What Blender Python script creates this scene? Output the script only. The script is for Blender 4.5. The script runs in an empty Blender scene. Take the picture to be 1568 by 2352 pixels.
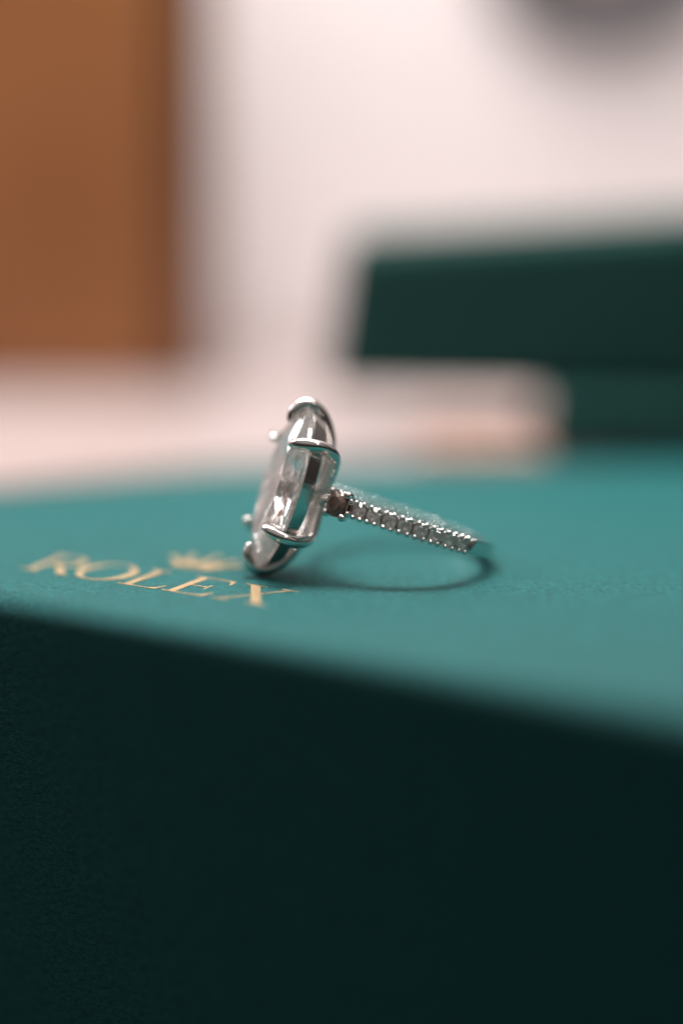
import bpy, bmesh, math, random
from mathutils import Vector, Matrix, noise
random.seed(4)
sc = bpy.context.scene
COL = sc.collection
sc.unit_settings.system = 'METRIC'
sc.unit_settings.scale_length = 0.001          # one Blender unit is one millimetre

# ------------------------------------------------------------------ camera
E = math.radians(13.0)
FZ = 5.0
DIST = 300.0
cd = bpy.data.cameras.new("camera")
cam = bpy.data.objects.new("camera", cd)
COL.objects.link(cam)
cam.location = (0, -DIST * math.cos(E), FZ + DIST * math.sin(E))
cam.rotation_euler = (math.radians(90) - E, 0, 0)
cd.sensor_fit = 'HORIZONTAL'
cd.sensor_width = 24.0
cd.lens = 24.0 * 9900 / 1568
cd.clip_start = 5
cd.clip_end = 5000
cd.dof.use_dof = True
cd.dof.focus_distance = 299.4
cd.dof.aperture_fstop = cd.lens * 1e-3 / (2 * 18.6)
sc.camera = cam

# ------------------------------------------------------------------ world and lamps
w = bpy.data.worlds.new("World")
sc.world = w
w.use_nodes = True
w.node_tree.nodes["Background"].inputs[0].default_value = (1.0, 0.90, 0.86, 1)
w.node_tree.nodes["Background"].inputs[1].default_value = 1.0
_nt = w.node_tree                              # dim room: pale ceiling above, darker floor below
_tc = _nt.nodes.new('ShaderNodeTexCoord')
_sx = _nt.nodes.new('ShaderNodeSeparateXYZ')
_rp = _nt.nodes.new('ShaderNodeValToRGB')
_mr = _nt.nodes.new('ShaderNodeMapRange')
_mr.inputs['From Min'].default_value = -1
_nt.links.new(_tc.outputs['Generated'], _sx.inputs[0])
_nt.links.new(_sx.outputs['Z'], _mr.inputs['Value'])
_nt.links.new(_mr.outputs[0], _rp.inputs[0])
_rp.color_ramp.elements[0].position = 0.30
_rp.color_ramp.elements[0].color = (0.020, 0.017, 0.015, 1)
_rp.color_ramp.elements[1].position = 0.85
_rp.color_ramp.elements[1].color = (0.42, 0.385, 0.37, 1)
_el = _rp.color_ramp.elements.new(0.56)
_el.color = (0.044, 0.037, 0.034, 1)
_nt.links.new(_rp.outputs[0], _nt.nodes["Background"].inputs[0])


def area(name, loc, target, sx, sy, power, color):
    ld = bpy.data.lights.new(name, 'AREA')
    ld.shape = 'RECTANGLE'
    ld.size = sx
    ld.size_y = sy
    ld.energy = power
    ld.color = color
    o = bpy.data.objects.new(name, ld)
    COL.objects.link(o)
    o.location = loc
    o.rotation_euler = (Vector(target) - Vector(loc)).to_track_quat('-Z', 'Y').to_euler()
    return o


area("ceiling_lamp", (-12, 46, 175), (0, 8, 0), 52, 46, 3.9e5, (1.0, 0.94, 0.91))
# overhead fill added to brighten the stone, square to the box, behind its face
panel = area("overhead_fill", (47, 77, 235), (47, 77, 0), 300, 165, 4.0e5, (1.0, 0.94, 0.92))
panel.rotation_euler = (0, 0, math.radians(-31.5))
area("board_fill", (0, 22, 105), (5, 88, 24), 120, 24, 0.9e5, (1.0, 0.95, 0.94))  # added fill aimed at the white board to brighten it
for _k, (_x, _y, _z) in enumerate(((70, 70, 225), (-70, 62, 160), (170, -70, 170))):   # small spots added for pinpoint glints on stones and metal
    _d = area("glint_spot", (_x, _y, _z), (0, 2, 4), 13, 13, (5.5e4, 4.0e4, 6.0e4)[_k], (1.0, 0.93, 0.87))
    _d.data.shape = 'DISK'
area("left_fill", (-122, 78, 88), (0, 5, 5), 66, 76, 1.35e5, (0.92, 0.96, 1.0))  # cool fill added from the left to brighten the stone's crown

sc.view_settings.view_transform = 'Standard'
sc.view_settings.look = 'None'
sc.view_settings.exposure = 0
sc.view_settings.gamma = 1
sc.cycles.use_denoising = True
sc.cycles.max_bounces = 20
sc.cycles.transmission_bounces = 20
sc.cycles.glossy_bounces = 10
sc.cycles.diffuse_bounces = 4
sc.cycles.caustics_reflective = True
sc.cycles.caustics_refractive = True
sc.cycles.sample_clamp_indirect = 12.0
sc.cycles.blur_glossy = 0.3


# ------------------------------------------------------------------ helpers
def link(name, me, mat=None, parent=None, label=None):
    o = bpy.data.objects.new(name, me)
    COL.objects.link(o)
    if mat and not me.materials:
        me.materials.append(mat)
    if parent:
        o.parent = parent
    if label:
        o['label'] = label
    return o


def mesh_from(name, verts, faces, smooth=False):
    me = bpy.data.meshes.new(name)
    me.from_pydata([tuple(v) for v in verts], [], faces)
    me.validate()
    bm = bmesh.new()
    bm.from_mesh(me)
    bmesh.ops.recalc_face_normals(bm, faces=bm.faces)
    bm.to_mesh(me)
    bm.free()
    if smooth:
        me.polygons.foreach_set('use_smooth', [True] * len(me.polygons))
    return me


def rings_mesh(name, rings, cap0=True, cap1=True, smooth=True, closed=False):
    n = len(rings[0])
    vs = [v for r in rings for v in r]
    fs = []
    m = len(rings)
    for i in range(m if closed else m - 1):
        j = (i + 1) % m
        for k in range(n):
            l = (k + 1) % n
            fs.append((i * n + k, i * n + l, j * n + l, j * n + k))
    if not closed:
        if cap0:
            fs.append(tuple(range(n))[::-1])
        if cap1:
            fs.append(tuple((m - 1) * n + k for k in range(n)))
    return mesh_from(name, vs, fs, smooth)


def hull_mesh(name, pts):
    bm = bmesh.new()
    for p in pts:
        bm.verts.new(p)
    r = bmesh.ops.convex_hull(bm, input=bm.verts)
    junk = [g for g in r['geom_interior'] if isinstance(g, bmesh.types.BMVert)]
    if junk:
        bmesh.ops.delete(bm, geom=junk, context='VERTS')
    bmesh.ops.dissolve_limit(bm, angle_limit=math.radians(1.0), verts=bm.verts, edges=bm.edges)
    bmesh.ops.recalc_face_normals(bm, faces=bm.faces)
    me = bpy.data.meshes.new(name)
    bm.to_mesh(me)
    bm.free()
    return me


def catmull(pts, per=8):
    out = []
    P = [2 * pts[0] - pts[1]] + list(pts) + [2 * pts[-1] - pts[-2]]
    for i in range(1, len(P) - 2):
        for s in range(per):
            t = s / per
            p0, p1, p2, p3 = P[i - 1], P[i], P[i + 1], P[i + 2]
            out.append(0.5 * ((2 * p1) + (p2 - p0) * t + (2 * p0 - 5 * p1 + 4 * p2 - p3) * t * t
                              + (3 * p1 - p0 - 3 * p2 + p3) * t ** 3))
    out.append(P[-2])
    return out


def tube(name, ctrl, per=8, n=20, flat=1.0):
    """ctrl: list of (Vector, radius); a smooth tube with rounded ends"""
    pts = catmull([Vector((*c[0], c[1])).to_3d() if False else Vector(c[0]) for c in ctrl], per)
    rad = [v.x for v in catmull([Vector((c[1], 0, 0)) for c in ctrl], per)]
    ref = Vector((0.13, 0.2, 1)).normalized()
    rings = []
    T0 = (pts[1] - pts[0]).normalized()
    U = ref.cross(T0).normalized()
    N = len(pts)
    for i in range(N):
        T = (pts[min(i + 1, N - 1)] - pts[max(i - 1, 0)]).normalized()
        U = (U - U.dot(T) * T).normalized()
        V = T.cross(U)
        r = rad[i]
        if i == 0:
            for q, k in ((1.0, .05), (.8, .6), (.45, .89)):
                c = pts[0] - T * r * q
                rings.append([c + (U * math.cos(a) + V * math.sin(a) * flat) * r * k for a in
                              [2 * math.pi * j / n for j in range(n)]])
        rings.append([pts[i] + (U * math.cos(a) + V * math.sin(a) * flat) * r for a in
                      [2 * math.pi * j / n for j in range(n)]])
        if i == N - 1:
            for q, k in ((.45, .89), (.8, .6), (1.0, .05)):
                c = pts[i] + T * r * q
                rings.append([c + (U * math.cos(a) + V * math.sin(a) * flat) * r * k for a in
                              [2 * math.pi * j / n for j in range(n)]])
    return rings_mesh(name, rings)


def extrude_poly(name, polys, z0, z1):
    vs, fs = [], []
    for poly in polys:
        b = len(vs)
        n = len(poly)
        vs += [(x, y, z0) for x, y in poly] + [(x, y, z1) for x, y in poly]
        fs.append(tuple(b + i for i in range(n))[::-1])
        fs.append(tuple(b + n + i for i in range(n)))
        for i in range(n):
            j = (i + 1) % n
            fs.append((b + i, b + j, b + n + j, b + n + i))
    return mesh_from(name, vs, fs)


def block(name, footprint, z0, z1, bev=1.0, seg=5, corner=2.0, inset_bottom=True):
    """a block with a rounded convex footprint and rounded top edge"""
    P = [Vector(p) for p in footprint]
    n = len(P)
    loop, nor = [], []
    for i in range(n):
        a, b, c = P[i - 1], P[i], P[(i + 1) % n]
        d1 = (b - a).normalized()
        d2 = (c - b).normalized()
        n1 = Vector((d1.y, -d1.x))
        n2 = Vector((d2.y, -d2.x))
        ang = n1.angle(n2)
        ct = corner * math.tan(ang / 2)
        cen = b - d1 * ct - n1 * corner
        for k in range(seg + 1):
            t = k / seg
            m = (n1 * math.sin((1 - t) * ang) + n2 * math.sin(t * ang)) / math.sin(ang) if ang > 1e-4 else n1
            loop.append(cen + m * corner)
            nor.append(m)
    rings = []
    m = len(loop)

    def ring(off, z):
        rings.append([(loop[i].x + nor[i].x * off, loop[i].y + nor[i].y * off, z) for i in range(m)])
    ring(-bev * 1.02, z0)
    for k in range(6):
        a = math.pi / 2 * k / 5
        ring(-bev * (1 - math.sin(a)), z0 + bev * (1 - math.cos(a)))
    for k in range(1, 24):
        ring(0, z0 + bev + (z1 - z0 - 2 * bev) * k / 24)
    for k in range(9):
        a = math.pi / 2 * k / 8
        ring(-bev * (1 - math.cos(a)), z1 - bev * (1 - math.sin(a)))
    ring(-bev * 1.03, z1)
    cx = sum(p[0] for p in rings[-1]) / m
    cy = sum(p[1] for p in rings[-1]) / m
    for f in (.97, .5, .02):
        rings.append([(cx + (x - cx) * f, cy + (y - cy) * f, z1) for x, y, z in rings[-1 if f == .97 else -1]])
    me = rings_mesh(name, rings)
    for p in me.polygons:
        if abs(p.normal.z) > .999:
            p.use_smooth = False
    return me


# ------------------------------------------------------------------ materials
def new_mat(name):
    m = bpy.data.materials.new(name)
    m.use_nodes = True
    nt = m.node_tree
    return m, nt, nt.nodes["Principled BSDF"]


def ramp(nt, fac, c0, c1, p0=0.3, p1=0.7):
    r = nt.nodes.new('ShaderNodeValToRGB')
    r.color_ramp.elements[0].color = (*c0, 1)
    r.color_ramp.elements[1].color = (*c1, 1)
    r.color_ramp.elements[0].position = p0
    r.color_ramp.elements[1].position = p1
    nt.links.new(fac, r.inputs[0])
    return r.outputs[0]


def tex_noise(nt, scale, detail=4, rough=0.6, stretch=None, rot=(0, 0, 0)):
    tc = nt.nodes.new('ShaderNodeTexCoord')
    mp = nt.nodes.new('ShaderNodeMapping')
    mp.inputs['Rotation'].default_value = rot
    if stretch:
        mp.inputs['Scale'].default_value = stretch
    nt.links.new(tc.outputs['Object'], mp.inputs['Vector'])
    n = nt.nodes.new('ShaderNodeTexNoise')
    n.inputs['Scale'].default_value = scale
    n.inputs['Detail'].default_value = detail
    n.inputs['Roughness'].default_value = rough
    nt.links.new(mp.outputs[0], n.inputs['Vector'])
    return n.outputs['Fac']


def bump(nt, b, heights, dist=0.05):
    prev = None
    for h, s in heights:
        bn = nt.nodes.new('ShaderNodeBump')
        bn.inputs['Strength'].default_value = s
        bn.inputs['Distance'].default_value = dist
        nt.links.new(h, bn.inputs['Height'])
        if prev:
            nt.links.new(prev, bn.inputs['Normal'])
        prev = bn.outputs['Normal']
    nt.links.new(prev, b.inputs['Normal'])


def leather(name, c0, c1, rough=0.5, spec=0.5, coat=0.0):
    m, nt, b = new_mat(name)
    f = tex_noise(nt, 2.2, 6, 0.7)
    g = tex_noise(nt, 3.2, 5, 0.8, (1.0, 1.15, 2.2), (0, 0, 0.55))
    mm = nt.nodes.new('ShaderNodeMix')
    mm.data_type = 'RGBA'
    mm.blend_type = 'MULTIPLY'
    mm.inputs['Factor'].default_value = 1.0
    nt.links.new(ramp(nt, f, c0, c1), mm.inputs['A'])
    nt.links.new(ramp(nt, g, (0.55,) * 3, (1.35,) * 3, 0.36, 0.64), mm.inputs['B'])
    nt.links.new(mm.outputs['Result'], b.inputs['Base Color'])
    b.inputs['Roughness'].default_value = rough
    b.inputs['Specular IOR Level'].default_value = spec
    b.inputs['Coat Weight'].default_value = coat
    fine = tex_noise(nt, 3.6, 6, 0.8, (1.0, 1.2, 2.2), (0, 0, 0.55))
    wrinkle = tex_noise(nt, 1.1, 4, 0.55, (0.8, 2.0, 1.9), (0.2, 0.15, 0.55))
    bump(nt, b, [(fine, 0.75), (wrinkle, 0.6)], 0.16)
    return m


M = {}
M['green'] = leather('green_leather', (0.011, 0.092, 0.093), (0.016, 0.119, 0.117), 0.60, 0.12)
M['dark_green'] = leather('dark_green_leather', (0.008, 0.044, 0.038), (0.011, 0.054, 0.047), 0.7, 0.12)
m, nt, b = new_mat('white_gold')
b.inputs['Metallic'].default_value = 1
b.inputs['Base Color'].default_value = (0.68, 0.645, 0.62, 1)
nt.links.new(ramp(nt, tex_noise(nt, 3.0, 5, 0.6), (0.06,) * 3, (0.17,) * 3), b.inputs['Roughness'])
bump(nt, b, [(tex_noise(nt, 9, 3, 0.6, (1, 3, 1)), 0.10)], 0.03)
M['metal'] = m
m, nt, b = new_mat('gold_foil')
b.inputs['Metallic'].default_value = 0.85
nt.links.new(ramp(nt, tex_noise(nt, 9, 4, 0.7), (0.24, 0.16, 0.075), (0.66, 0.50, 0.29)), b.inputs['Base Color'])
b.inputs['Roughness'].default_value = 0.33
bump(nt, b, [(tex_noise(nt, 5, 4, 0.8), 1.0)], 0.12)
M['foil'] = m


def gem(name, color, ior, rough=0.0, milk=0.0, milk_col=(0.9, 0.86, 0.85)):
    m = bpy.data.materials.new(name)
    m.use_nodes = True
    nt = m.node_tree
    nt.nodes.clear()
    out = nt.nodes.new('ShaderNodeOutputMaterial')
    g = nt.nodes.new('ShaderNodeBsdfGlass')
    g.inputs['Color'].default_value = (*color, 1)
    g.inputs['IOR'].default_value = ior
    g.inputs['Roughness'].default_value = rough
    if milk > 0:
        d = nt.nodes.new('ShaderNodeBsdfDiffuse')
        d.inputs['Color'].default_value = (*milk_col, 1)
        t = nt.nodes.new('ShaderNodeBsdfTranslucent')
        t.inputs['Color'].default_value = (*milk_col, 1)
        a = nt.nodes.new('ShaderNodeMixShader')
        a.inputs[0].default_value = 0.5
        nt.links.new(d.outputs[0], a.inputs[1])
        nt.links.new(t.outputs[0], a.inputs[2])
        mx = nt.nodes.new('ShaderNodeMixShader')
        f = tex_noise(nt, 0.55, 5, 0.65)
        mr = nt.nodes.new('ShaderNodeMapRange')
        mr.inputs['From Min'].default_value = 0.35
        mr.inputs['From Max'].default_value = 0.7
        mr.inputs['To Min'].default_value = milk * 0.2
        mr.inputs['To Max'].default_value = milk * 2.4
        nt.links.new(f, mr.inputs['Value'])
        nt.links.new(mr.outputs[0], mx.inputs[0])
        nt.links.new(g.outputs[0], mx.inputs[1])
        nt.links.new(a.outputs[0], mx.inputs[2])
        nt.links.new(mx.outputs[0], out.inputs[0])
    else:
        nt.links.new(g.outputs[0], out.inputs[0])
    return m


M['diamond'] = gem('diamond', (1.0, 0.985, 0.975), 2.4, 0.0, 0.07, (1.0, 0.96, 0.95))
M['melee'] = gem('small_diamond', (1, 0.985, 0.97), 2.4, 0.0, 0.04)
nt = M['melee'].node_tree
bump(nt, nt.nodes['Glass BSDF'], [(tex_noise(nt, 5.0, 2, 0.6), 0.8)], 0.08)
m, nt, b = new_mat('brown_gem')
nt.links.new(ramp(nt, tex_noise(nt, 2.5, 5, 0.6), (0.075, 0.045, 0.034), (0.17, 0.105, 0.082)), b.inputs['Base Color'])
b.inputs['Roughness'].default_value = 0.12
b.inputs['IOR'].default_value = 1.8
M['brown_gem'] = m


def plain(name, c0, c1, rough, scale=0.3, spec=0.5, bs=0.1):
    m, nt, b = new_mat(name)
    nt.links.new(ramp(nt, tex_noise(nt, scale, 5, 0.6), c0, c1), b.inputs['Base Color'])
    b.inputs['Roughness'].default_value = rough
    b.inputs['Specular IOR Level'].default_value = spec
    bump(nt, b, [(tex_noise(nt, scale * 10, 4, 0.6), bs)], 0.1)
    return m


M['board'] = plain('white_board', (0.77, 0.70, 0.70), (0.81, 0.745, 0.745), 0.7, 0.03)
M['stand'] = plain('pale_stand', (0.33, 0.275, 0.265), (0.37, 0.31, 0.30), 0.28, 0.05)
M['tan'] = plain('tan_leather', (0.22, 0.076, 0.022), (0.28, 0.104, 0.033), 0.5, 0.08)
M['spine'] = plain('dark_brown_leather', (0.105, 0.040, 0.016), (0.14, 0.055, 0.022), 0.5, 0.08)
M['dark'] = plain('charcoal', (0.055, 0.055, 0.062), (0.09, 0.088, 0.098), 0.6, 0.1)
M['pink'] = plain('dusty_pink', (0.55, 0.36, 0.36), (0.62, 0.43, 0.42), 0.7, 0.1)
M['table'] = plain('dark_table', (0.030, 0.022, 0.018), (0.045, 0.033, 0.027), 0.5, 0.02)
M['terra'] = plain('terracotta_reflection', (0.40, 0.23, 0.175), (0.45, 0.265, 0.20), 0.6, 0.05)

# ------------------------------------------------------------------ table
me = extrude_poly('table', [[(-400, -220), (400, -220), (400, 420), (-400, 420)]], -66, -60)
o = link('table', me, M['table'])
o['kind'] = 'structure'


# ------------------------------------------------------------------ front green box
def thing(name, label, cat, loc=(0, 0, 0), group=None):
    o = bpy.data.objects.new(name, None)
    o.empty_display_size = 5
    COL.objects.link(o)
    o.location = loc
    o['label'] = label
    o['category'] = cat
    if group:
        o['group'] = group
    return o


YAW = math.radians(-31.5)
bd = Vector((math.cos(YAW), math.sin(YAW)))      # along the lettering
ud = Vector((-bd.y, bd.x))                       # up the letters


def gpt(sx, sy, z=0.0):
    """point of the lid plane for a place measured on the photo (scale 1568 x 2352)"""
    d = Vector((0, math.cos(E), -math.sin(E))) + Vector((1, 0, 0)) * (sx - 784) / 9900 \
        + Vector((0, math.sin(E), math.cos(E))) * (1176 - sy) / 9900
    t = (z - cam.location.z) / d.z
    p = cam.location + d * t
    return Vector((p.x, p.y))


BZ = -60.0
box = thing('watch_box', 'large green leather box in front with gold lettering, the ring standing on its lid', 'box', (0, 10, BZ))
f0, f1 = gpt(0, 1368), gpt(1568, 1640)
fd = (f1 - f0).normalized()
bl, bmid, br = gpt(-40, 1122), gpt(560, 1066), gpt(1600, 1050)
FR = f1 + fd * 12
FL = f0 - fd * 40
bdv = (br - bmid).normalized()
BR = br + bdv * 26
BL = bl + (bl - bmid).normalized() * 14
foot = [FL, FR, BR, bmid, BL]
lo = Vector((0, 10, BZ))
foot_l = [(p.x, p.y - 10) for p in foot]
lid = link('lid', block('lid', foot_l, 22.0, 60.0, bev=1.7, corner=4.0), M['green'], box)
base = link('base', block('base', foot_l, 0.0, 21.6, bev=1.0, corner=3.0), M['green'], box)


# lettering ---------------------------------------------------------------
def ell(cx, cy, rx, ry, a0=0, a1=2 * math.pi, n=40):
    return [(cx + rx * math.cos(a0 + (a1 - a0) * i / n), cy + ry * math.sin(a0 + (a1 - a0) * i / n)) for i in range(n + 1)]


def band_poly(outer, inner):
    """list of quads between two open curves"""
    return [[outer[i], outer[i + 1], inner[i + 1], inner[i]] for i in range(len(outer) - 1)]


def rect(x0, y0, x1, y1):
    return [(x0, y0), (x1, y0), (x1, y1), (x0, y1)]


H = 4.6
TH, TN = 0.57, 0.16


def serif(x, y, w, up):
    """bracketed slab centred on x; up=1 grows upward from y"""
    s = 1 if up else -1
    p = [(x - w / 2, y), (x + w / 2, y), (x + w / 2, y + s * TN), (x + TH * .6, y + s * TN * 1.5), (x - TH * .6, y + s * TN * 1.5), (x - w / 2, y + s * TN)]
    return p if up else p[::-1]


def merge(name, polys):
    me = extrude_poly(name, polys, 0.0, 0.035)
    return me


L_R = [rect(0.55, TN, 0.55 + TH, H - TN), serif(0.55 + TH / 2, 0, 1.5, True), rect(0.1, H - TN, 2.2, H)]
L_R += band_poly(ell(2.1, 3.38, 1.25, 1.22, math.pi / 2, -math.pi / 2, 20), ell(2.0, 3.38, 0.66, 1.05, math.pi / 2, -math.pi / 2, 20))
L_R += [rect(1.1, 2.16, 2.15, 2.33), [(1.7, 2.2), (2.4, 2.2), (3.9, 0.05), (3.15, 0.05)], rect(3.1, 0, 4.15, TN)]
L_O = band_poly(ell(2.15, 2.3, 2.15, 2.38), ell(2.15, 2.3, 1.5, 2.2))
L_L = [rect(0.55, TN, 0.55 + TH, H - TN), serif(0.55 + TH / 2, H, 1.6, False), rect(0.1, 0, 3.3, TN), [(2.55, TN), (3.3, TN), (3.55, 1.15), (3.42, 1.15), (3.1, 0.45)]]
L_E = [rect(0.55, TN, 0.55 + TH, H - TN), rect(0.1, 0, 3.5, TN), rect(0.1, H - TN, 3.4, H), rect(1.1, 2.22, 2.5, 2.39),
       [(2.75, TN), (3.5, TN), (3.72, 1.15), (3.58, 1.15), (3.25, 0.45)], [(2.8, H - TN), (3.2, H - .4), (3.42, H - 1.05), (3.54, H - 1.05), (3.4, H - TN)],
       rect(2.42, 1.75, 2.56, 2.86)]
L_X = [[(0.55, H - TN), (1.35, H - TN), (4.1, TN), (3.3, TN)], [(3.62, H - TN), (3.85, H - TN), (0.85, TN), (0.62, TN)],
       rect(0.1, H - TN, 1.85, H), rect(3.1, H - TN, 4.45, H), rect(0.1, 0, 1.45, TN), rect(2.8, 0, 4.6, TN)]
org = gpt(267, 1340)
RZ = Matrix.Rotation(YAW, 4, 'Z')


def stamp(name, polys, s, u, label):
    me = merge(name, polys)
    o = link(name, me, M['foil'], lid, label)
    p = org + bd * s + ud * u
    o.matrix_local = Matrix.Translation((p.x, p.y - 10, 60.003)) @ RZ
    return o


for nm, polys, s in (('R', L_R, -8.35), ('O', L_O, -4.5), ('L', L_L, -0.05), ('E', L_E, 3.65), ('X', L_X, 7.75)):
    stamp('letter', polys, s, 0, 'gold foil capital %s' % nm)
crown = band_poly(ell(0, 0.55, 1.75, 0.5), ell(0, 0.55, 1.15, 0.26))
for ang, ln in ((-46, 3.0), (-24, 3.6), (0, 3.9), (24, 3.6), (46, 3.0)):
    a = math.radians(90 - ang)
    bx = math.sin(math.radians(ang)) * 1.7
    by = 0.95 + (0.1 if ang == 0 else 0)
    tx, ty = bx + math.cos(a) * (ln - 1.0), by + math.sin(a) * (ln - 1.0)
    nx, ny = -math.sin(a), math.cos(a)
    crown.append([(bx - nx * -.42, by - ny * -.46), (bx - nx * .46, by - ny * .46), (tx - nx * .1, ty - ny * .1), (tx + nx * .1, ty + ny * .1)])
    crown.append(ell(tx, ty, .34, .34, n=14)[:-1])
stamp('crown_emblem', crown, 1.9, 6.1, 'gold foil five pointed crown')

# ------------------------------------------------------------------ the ring
Nv = Vector((0.305, 0.192, 0.933)).normalized()
A = math.radians(17)
hh = Vector((-math.cos(A), -math.sin(A), 0))
hh.z = -(hh.x * Nv.x + hh.y * Nv.y) / Nv.z
hh.normalize()
pv = Nv.cross(hh)
R = 6.9        # outer radius of the hoop
G0 = 9.3       # hoop centre to girdle plane
LH, WH = 5.85, 3.0   # half length and half width of the stone
ZC = R * math.sqrt(1 - Nv.z ** 2) + 0.56 * Nv.z
ring = thing('diamond_ring', 'white metal ring with a long clear centre stone, standing tilted on the green lid', 'ring',
             (11.1 - R, 5.2, ZC))
ring.matrix_world = Matrix.Translation((11.1 - R, 5.2, ZC)) @ Matrix((
    (hh.x, pv.x, Nv.x, 0), (hh.y, pv.y, Nv.y, 0), (hh.z, pv.z, Nv.z, 0), (0, 0, 0, 1)))



def pol(th, r, z=0.0):
    return Vector((r * math.cos(th), r * math.sin(th), z))


TP = math.radians(115)     # pave reaches this far each side
T0 = math.radians(38.3)
# band: swept cross section
rings = []
NS = 240
for i in range(NS):
    th = 2 * math.pi * i / NS
    at = abs((th + math.pi) % (2 * math.pi) - math.pi)
    inpave = at < TP + 0.03
    k = min(max((at - TP - 0.02) / 0.06, 0), 1)
    k = k * k * (3 - 2 * k)
    ro = (R - 0.42) * (1 - k) + R * k
    hw = 0.42 * (1 - k) + 0.56 * k
    ri = R - 0.84
    r = []
    prof = [(-1, .15), (-1, .55), (-1, .8), (-.985, .9), (-.93, .96), (-.84, .985), (-.4, 1.02), (0, 1.03), (.4, 1.02), (.84, .985), (.93, .96), (.985, .9), (1, .8), (1, .55), (1, .15), (.985, .05), (.94, .01), (.88, 0), (.82, 0), (.4, 0), (-.4, 0), (-.82, 0), (-.88, 0), (-.94, .01), (-.985, .05)]
    for z, t in prof:
        r.append(pol(th, ri + (ro - ri) * t, z * hw))
    rings.append(r)
link('band', rings_mesh('band', rings, closed=True), M['metal'], ring)


# gem meshes
def round_gem(name, r, crown_h=0.3, pav=0.85, n=8):
    pts = []
    for k in range(n):
        a = 2 * math.pi * k / n
        pts.append((r * .56 * math.cos(a), r * .56 * math.sin(a), r * crown_h))
        a2 = a + math.pi / n
        pts.append((r * .82 * math.cos(a2), r * .82 * math.sin(a2), r * crown_h * .62))
        pts.append((r * .5 * math.cos(a), r * .5 * math.sin(a), -r * pav * .52))
    for k in range(2 * n):
        a = math.pi * k / n
        pts.append((r * math.cos(a), r * math.sin(a), r * .04))
        pts.append((r * math.cos(a), r * math.sin(a), -r * .04))
    pts.append((0, 0, -r * pav))
    return hull_mesh(name, pts)


def seat_mesh(name, lx, ly, r, depth, top=0.0, body=0.5):
    """open seat: rounded rectangle outside, conical hole inside (local z outward)"""
    n = 32
    out = []
    rr = [[], [], [], [], [], []]
    for k in range(n):
        a = 2 * math.pi * k / n
        c, s = math.cos(a), math.sin(a)
        p = 6.0
        q = (abs(c) ** p + abs(s) ** p) ** (-1 / p)
        ox, oy = lx / 2 * c * q, ly / 2 * s * q
        rr[0].append((ox * .96, oy * .80, -body))
        rr[1].append((ox, oy, -body * .35))
        rr[2].append((ox * .99, oy * .98, top - .03))
        rr[3].append((ox * .94, oy * .93, top))
        rr[4].append((r * .97 * c, r * .97 * s, top - .01))
        rr[5].append((r * .35 * c, r * .35 * s, -depth))
    return rings_mesh(name, rr, smooth=False)


gem_me = round_gem('pave_stone', 0.54, 0.34)
seat_me = seat_mesh('gem_seat', 1.10, 1.18, 0.50, 0.42)


def bead_mesh(name, r):
    bm = bmesh.new()
    bmesh.ops.create_uvsphere(bm, u_segments=14, v_segments=9, radius=r)
    for v in bm.verts:
        if v.co.z < 0:
            v.co.z *= 2.2
    me = bpy.data.meshes.new(name)
    bm.to_mesh(me)
    bm.free()
    me.polygons.foreach_set('use_smooth', [True] * len(me.polygons))
    return me


bead_me = bead_mesh('bead', 0.18)
big_bead_me = bead_mesh('bead', 0.28)
gem_me.materials.append(M['melee'])
for q in (seat_me, bead_me, big_bead_me):
    q.materials.append(M['metal'])


def radial_matrix(th, r, z=0.0, jitter=0.0):
    er = pol(th, 1)
    et = Vector((-math.sin(th), math.cos(th), 0))
    ez = Vector((0, 0, 1))
    # local x along tangent, local y along band width, local z outward
    m = Matrix(((et.x, ez.x, er.x, 0), (et.y, ez.y, er.y, 0), (et.z, ez.z, er.z, 0), (0, 0, 0, 1)))
    J = Matrix.Rotation(random.uniform(-jitter, jitter), 4, 'X') @ Matrix.Rotation(random.uniform(-jitter, jitter), 4, 'Y') @ Matrix.Rotation(random.uniform(-1, 1) * (1 if jitter else 0), 4, 'Z')
    return Matrix.Translation(pol(th, r, z)) @ m @ J


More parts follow.
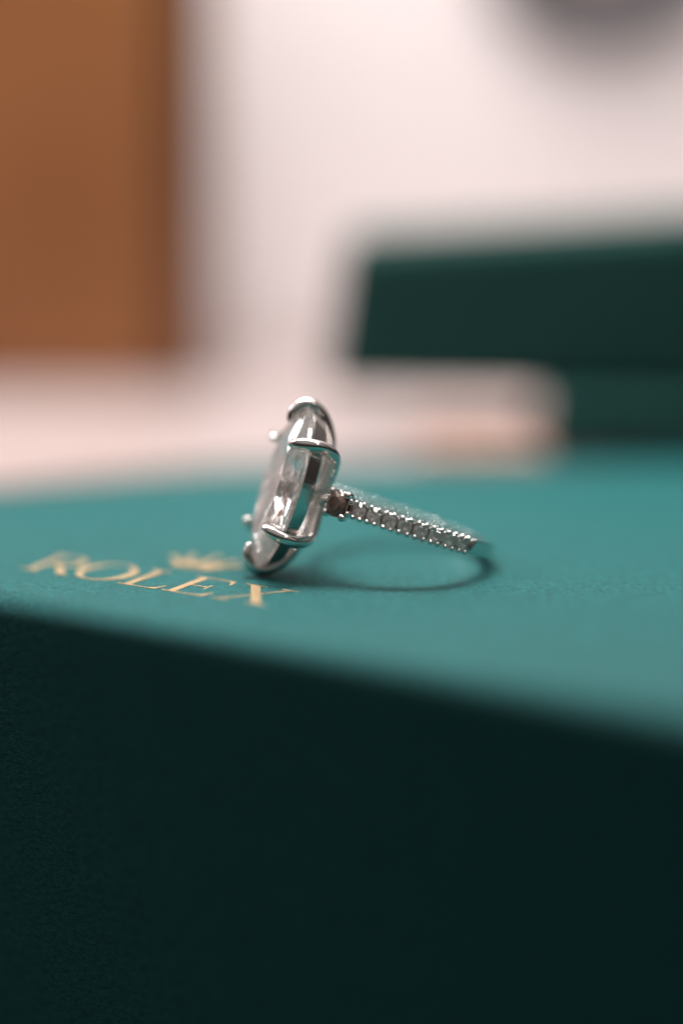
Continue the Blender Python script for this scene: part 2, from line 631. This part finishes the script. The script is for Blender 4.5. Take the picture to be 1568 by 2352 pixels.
NC = 8
step = (TP - T0) / NC
for side in (1, -1):
    for c in range(NC):
        th = side * (T0 + (c + .5) * step)
        wdt = 1.0 - 0.05 * c / NC
        o = link('gem_seat', seat_me, None, ring)
        o.matrix_local = radial_matrix(th, R - .06) @ Matrix.Diagonal((1, wdt, 1, 1))
        o = link('pave_stone', gem_me, None, ring)
        o.matrix_local = radial_matrix(th, R + .0, 0, 0.2)
        for dt in (-0.28, 0.28):
            for zz in (-1, 1):
                o = link('bead', bead_me, None, ring)
                o.matrix_local = radial_matrix(th + (dt + random.uniform(-.03, .03)) / R, R + .08 + random.uniform(-.03, .03), zz * 0.53 * wdt) \
                    @ Matrix.Diagonal((random.uniform(.9, 1.15), random.uniform(.9, 1.15), random.uniform(.9, 1.1), 1))
    # larger brown shoulder stone
    th = side * math.radians(28)
    sm = seat_mesh('shoulder_seat', 1.95, 1.8, 0.86, 0.75, 0.0, 0.8)
    o = link('shoulder_seat', sm, M['metal'], ring)
    o.matrix_local = radial_matrix(th, R + .12)
    o = link('shoulder_stone', round_gem('shoulder_stone', 0.92, 0.34, 0.8, 9), M['brown_gem'], ring, 'dark brown round stone')
    o.matrix_local = radial_matrix(th, R + .2)
    for dt in (-0.78, 0.78):
        for zz in (-1, 1):
            o = link('bead', big_bead_me, None, ring)
            o.matrix_local = radial_matrix(th + dt / R, R + .24, zz * 0.80)
    for dt, zz in ((1.05, -.42), (1.05, .5), (-1.05, .35), (-1.05, -.4), (0.0, .86), (.35, .84)):
        o = link('bead', bead_me, None, ring)
        o.matrix_local = radial_matrix(th + dt / R, R + .12, zz)
    # little collar stone between shoulder and basket
    cm = Matrix.Translation((R + 1.05, side * 1.15, 0.05)) @ Matrix.Rotation(side * math.radians(58), 4, 'Z') @ Matrix(((0, 0, 1, 0), (1, 0, 0, 0), (0, 1, 0, 0), (0, 0, 0, 1)))
    o = link('collar_seat', seat_mesh('collar_seat', 1.25, 1.0, 0.38, 0.35, 0.0, 0.6), M['metal'], ring)
    o.matrix_local = cm
    o = link('collar_stone', gem_me, None, ring)
    o.matrix_local = cm @ Matrix.Translation((0, 0, .04)) @ Matrix.Scale(0.84, 4)
    for dx, dy in ((-.5, -.4), (-.5, .4), (.5, -.4), (.5, .4), (0, -.5), (0, .5)):
        o = link('bead', bead_me, None, ring)
        o.matrix_local = cm @ Matrix.Translation((dx, dy, .03)) @ Matrix.Scale(0.85, 4)

# head ---------------------------------------------------------------------
EXPN = 1.85


def outline(a, sl=1.0, sw=1.0):
    c, s = math.cos(a), math.sin(a)
    q = (abs(c) ** EXPN + abs(s) ** EXPN) ** (-1 / EXPN)
    return WH * sw * s * q, LH * sl * c * q      # (width, length)


pts = []
KK = 14
for k in range(KK):
    a = 2 * math.pi * k / KK
    a2 = a + math.pi / KK
    y, z = outline(a, .66, .60)
    pts.append((.92, y, z))
    y, z = outline(a2, .86, .84)
    pts.append((0.60, y, z))
    y, z = outline(a, .93, .92)
    pts.append((0.40, y, z))
    y, z = outline(a, .90, .88)
    pts.append((-.70, y, z))
    y, z = outline(a2, .76, .70)
    pts.append((-1.25, y, z))
    y, z = outline(a, .45, .36)
    pts.append((-2.05, y, z))
for k in range(2 * KK):
    y, z = outline(math.pi * k / KK)
    pts.append((0.10, y, z))
    pts.append((-0.14, y, z))
pts += [(-2.3, 0, 1.3), (-2.3, 0, -1.3)]
o = link('centre_stone', hull_mesh('centre_stone', pts), M['diamond'], ring, 'long clear faceted stone')
o.location = (G0, 0, 0)
# gallery rail below the girdle
rings = []
NR = 96
for i in range(NR):
    a = 2 * math.pi * i / NR
    r = []
    for n, s in ((-.36, 1.0), (-1.34, .90), (-1.40, .885), (-1.37, .86), (-.36, .95), (-.30, .97)):
        y, z = outline(a, s + .005, s)
        r.append((G0 + n, y, z))
    rings.append(r)
link('gallery_rail', rings_mesh('gallery_rail', rings, closed=True, smooth=False), M['metal'], ring)


def prong(ctrl):
    me = tube('prong', [(Vector((G0 + n, y, z)), r) for (n, y, z, r) in ctrl], per=7, n=20)
    return link('prong', me, M['metal'], ring)


yo, zo = outline(math.radians(33))
for sy in (1, -1):
    for sz in (1, -1):
        prong([(-2.65, sy * .7, sz * .35, .44), (-2.62, sy * 1.4, sz * 1.6, .42), (-2.3, sy * 2.15, sz * 2.95, .42), (-1.2, sy * 2.8, sz * 3.4, .45),
               (-.2, sy * 3.0, sz * 3.4, .46), (.6, sy * 2.72, sz * 3.25, .43), (.95, sy * 2.2, sz * 3.1, .34), (1.0, sy * 1.85, sz * 3.02, .24)])
for sz in (1, -1):
    prong([(-2.65, 0, sz * .5, .44), (-2.65, 0, sz * 2.3, .40), (-2.3, 0, sz * 4.1, .40), (-1.3, 0, sz * 5.5, .43), (-.3, 0, sz * 6.05, .45),
           (.45, 0, sz * 5.9, .44), (.9, 0, sz * 5.3, .38), (1.0, 0, sz * 4.7, .26)])
# underpart of the basket
me = tube('head_base', [(Vector((G0 - 2.75, -1.3, 0)), .40), (Vector((G0 - 2.75, 0, 0)), .55), (Vector((G0 - 2.75, 1.3, 0)), .40)], per=10, n=20)
link('head_base', me, M['metal'], ring)

# ------------------------------------------------------------------ things behind, far out of focus
SZ = -0.2
stand_h = SZ + 60
o = thing('display_stand', 'pale pinkish flat topped stand behind the front green box', 'stand', (0, 150, -60))
edge = [(p.x, p.y + 1.5 - 150) for p in (BL + (BL - bmid) * 3, BL, bmid, BR, BR + Vector((60, 0)))]
link('stand_body', extrude_poly('stand_body', [edge + [(170, 120), (-190, 120), (-190, edge[0][1])]], 0, stand_h), M['stand'], o)

o = thing('white_board', 'tall white board standing upright behind everything else', 'board', (0, 88, SZ))
link('panel', block('panel', [(-150, -3), (90, -3), (90, 3), (-150, 3)], 0, 130, bev=.8, corner=1.2), M['board'], o)

o = thing('tan_case', 'upright orange brown leather case at the left in front of the white board', 'case', (-23.2, 73.5, SZ))
link('case_body', block('case_body', [(-10.5, -5), (8.0, -5), (8.0, 4.5), (-10.5, 4.5)], 0, 48, bev=.8, corner=1.2), M['tan'], o)
link('spine', block('spine', [(8.1, -4.6), (12.2, -4.6), (12.2, 4.5), (8.1, 4.5)], 0, 48, bev=.6, corner=1.0), M['spine'], o, 'darker brown strip down the right edge')

# stacked dark green boxes at the right
o = thing('lower_dark_box', 'dark green box under the overhanging one, behind the lid at the right', 'box', (40, 60, SZ), 'dark green boxes stacked behind the ring')
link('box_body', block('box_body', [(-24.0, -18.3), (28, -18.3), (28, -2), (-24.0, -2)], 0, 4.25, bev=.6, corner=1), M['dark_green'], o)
o = thing('upper_dark_box', 'dark green box on top of its stack, jutting out to the left', 'box', (34, 60, 4.1), 'dark green boxes stacked behind the ring')
me = block('lid', [(-34.3, -12.5), (34, -19), (34, -10), (-33.9, -5)], 0, 11.9, bev=1.0, corner=1.4)
for v in me.vertices:
    if v.co.x < -30:
        v.co.x += 0.15 * v.co.z - 1.2
    v.co.z *= 1 + 0.0062 * (v.co.x + 34)
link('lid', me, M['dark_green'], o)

o = thing('reflection_patch', 'flat peach coloured card painted as a warm reflection beneath the overhanging dark box', 'patch', (8, 66, SZ))  # peach slab standing in for a warm reflection on the stand
link('patch_body', block('patch_body', [(-2, -24), (9.5, -24), (9.5, -10), (-2, -10)], 0, .6, bev=.15, corner=.8), M['terra'], o)

# round ornament on the board
o = thing('round_ornament', 'dark round ornament with a pink middle fixed high on the white board', 'ornament', (23.0, 84, 36.0))
rg = []
for i in range(48):
    a = 2 * math.pi * i / 48
    r = []
    for j in range(14):
        b2 = 2 * math.pi * j / 14
        rr = 6.4 + 3.2 * math.cos(b2)
        r.append((rr * math.cos(a) * 1.12, 1.6 * math.sin(b2), rr * math.sin(a) * .88))
    rg.append(r)
link('rim', rings_mesh('rim', rg, closed=True), M['dark'], o)
link('middle', rings_mesh('middle', [[(4.6 * math.cos(a), y, 3.6 * math.sin(a)) for a in [2 * math.pi * k / 32 for k in range(32)]] for y in (-.3, .9)]), M['pink'], o)
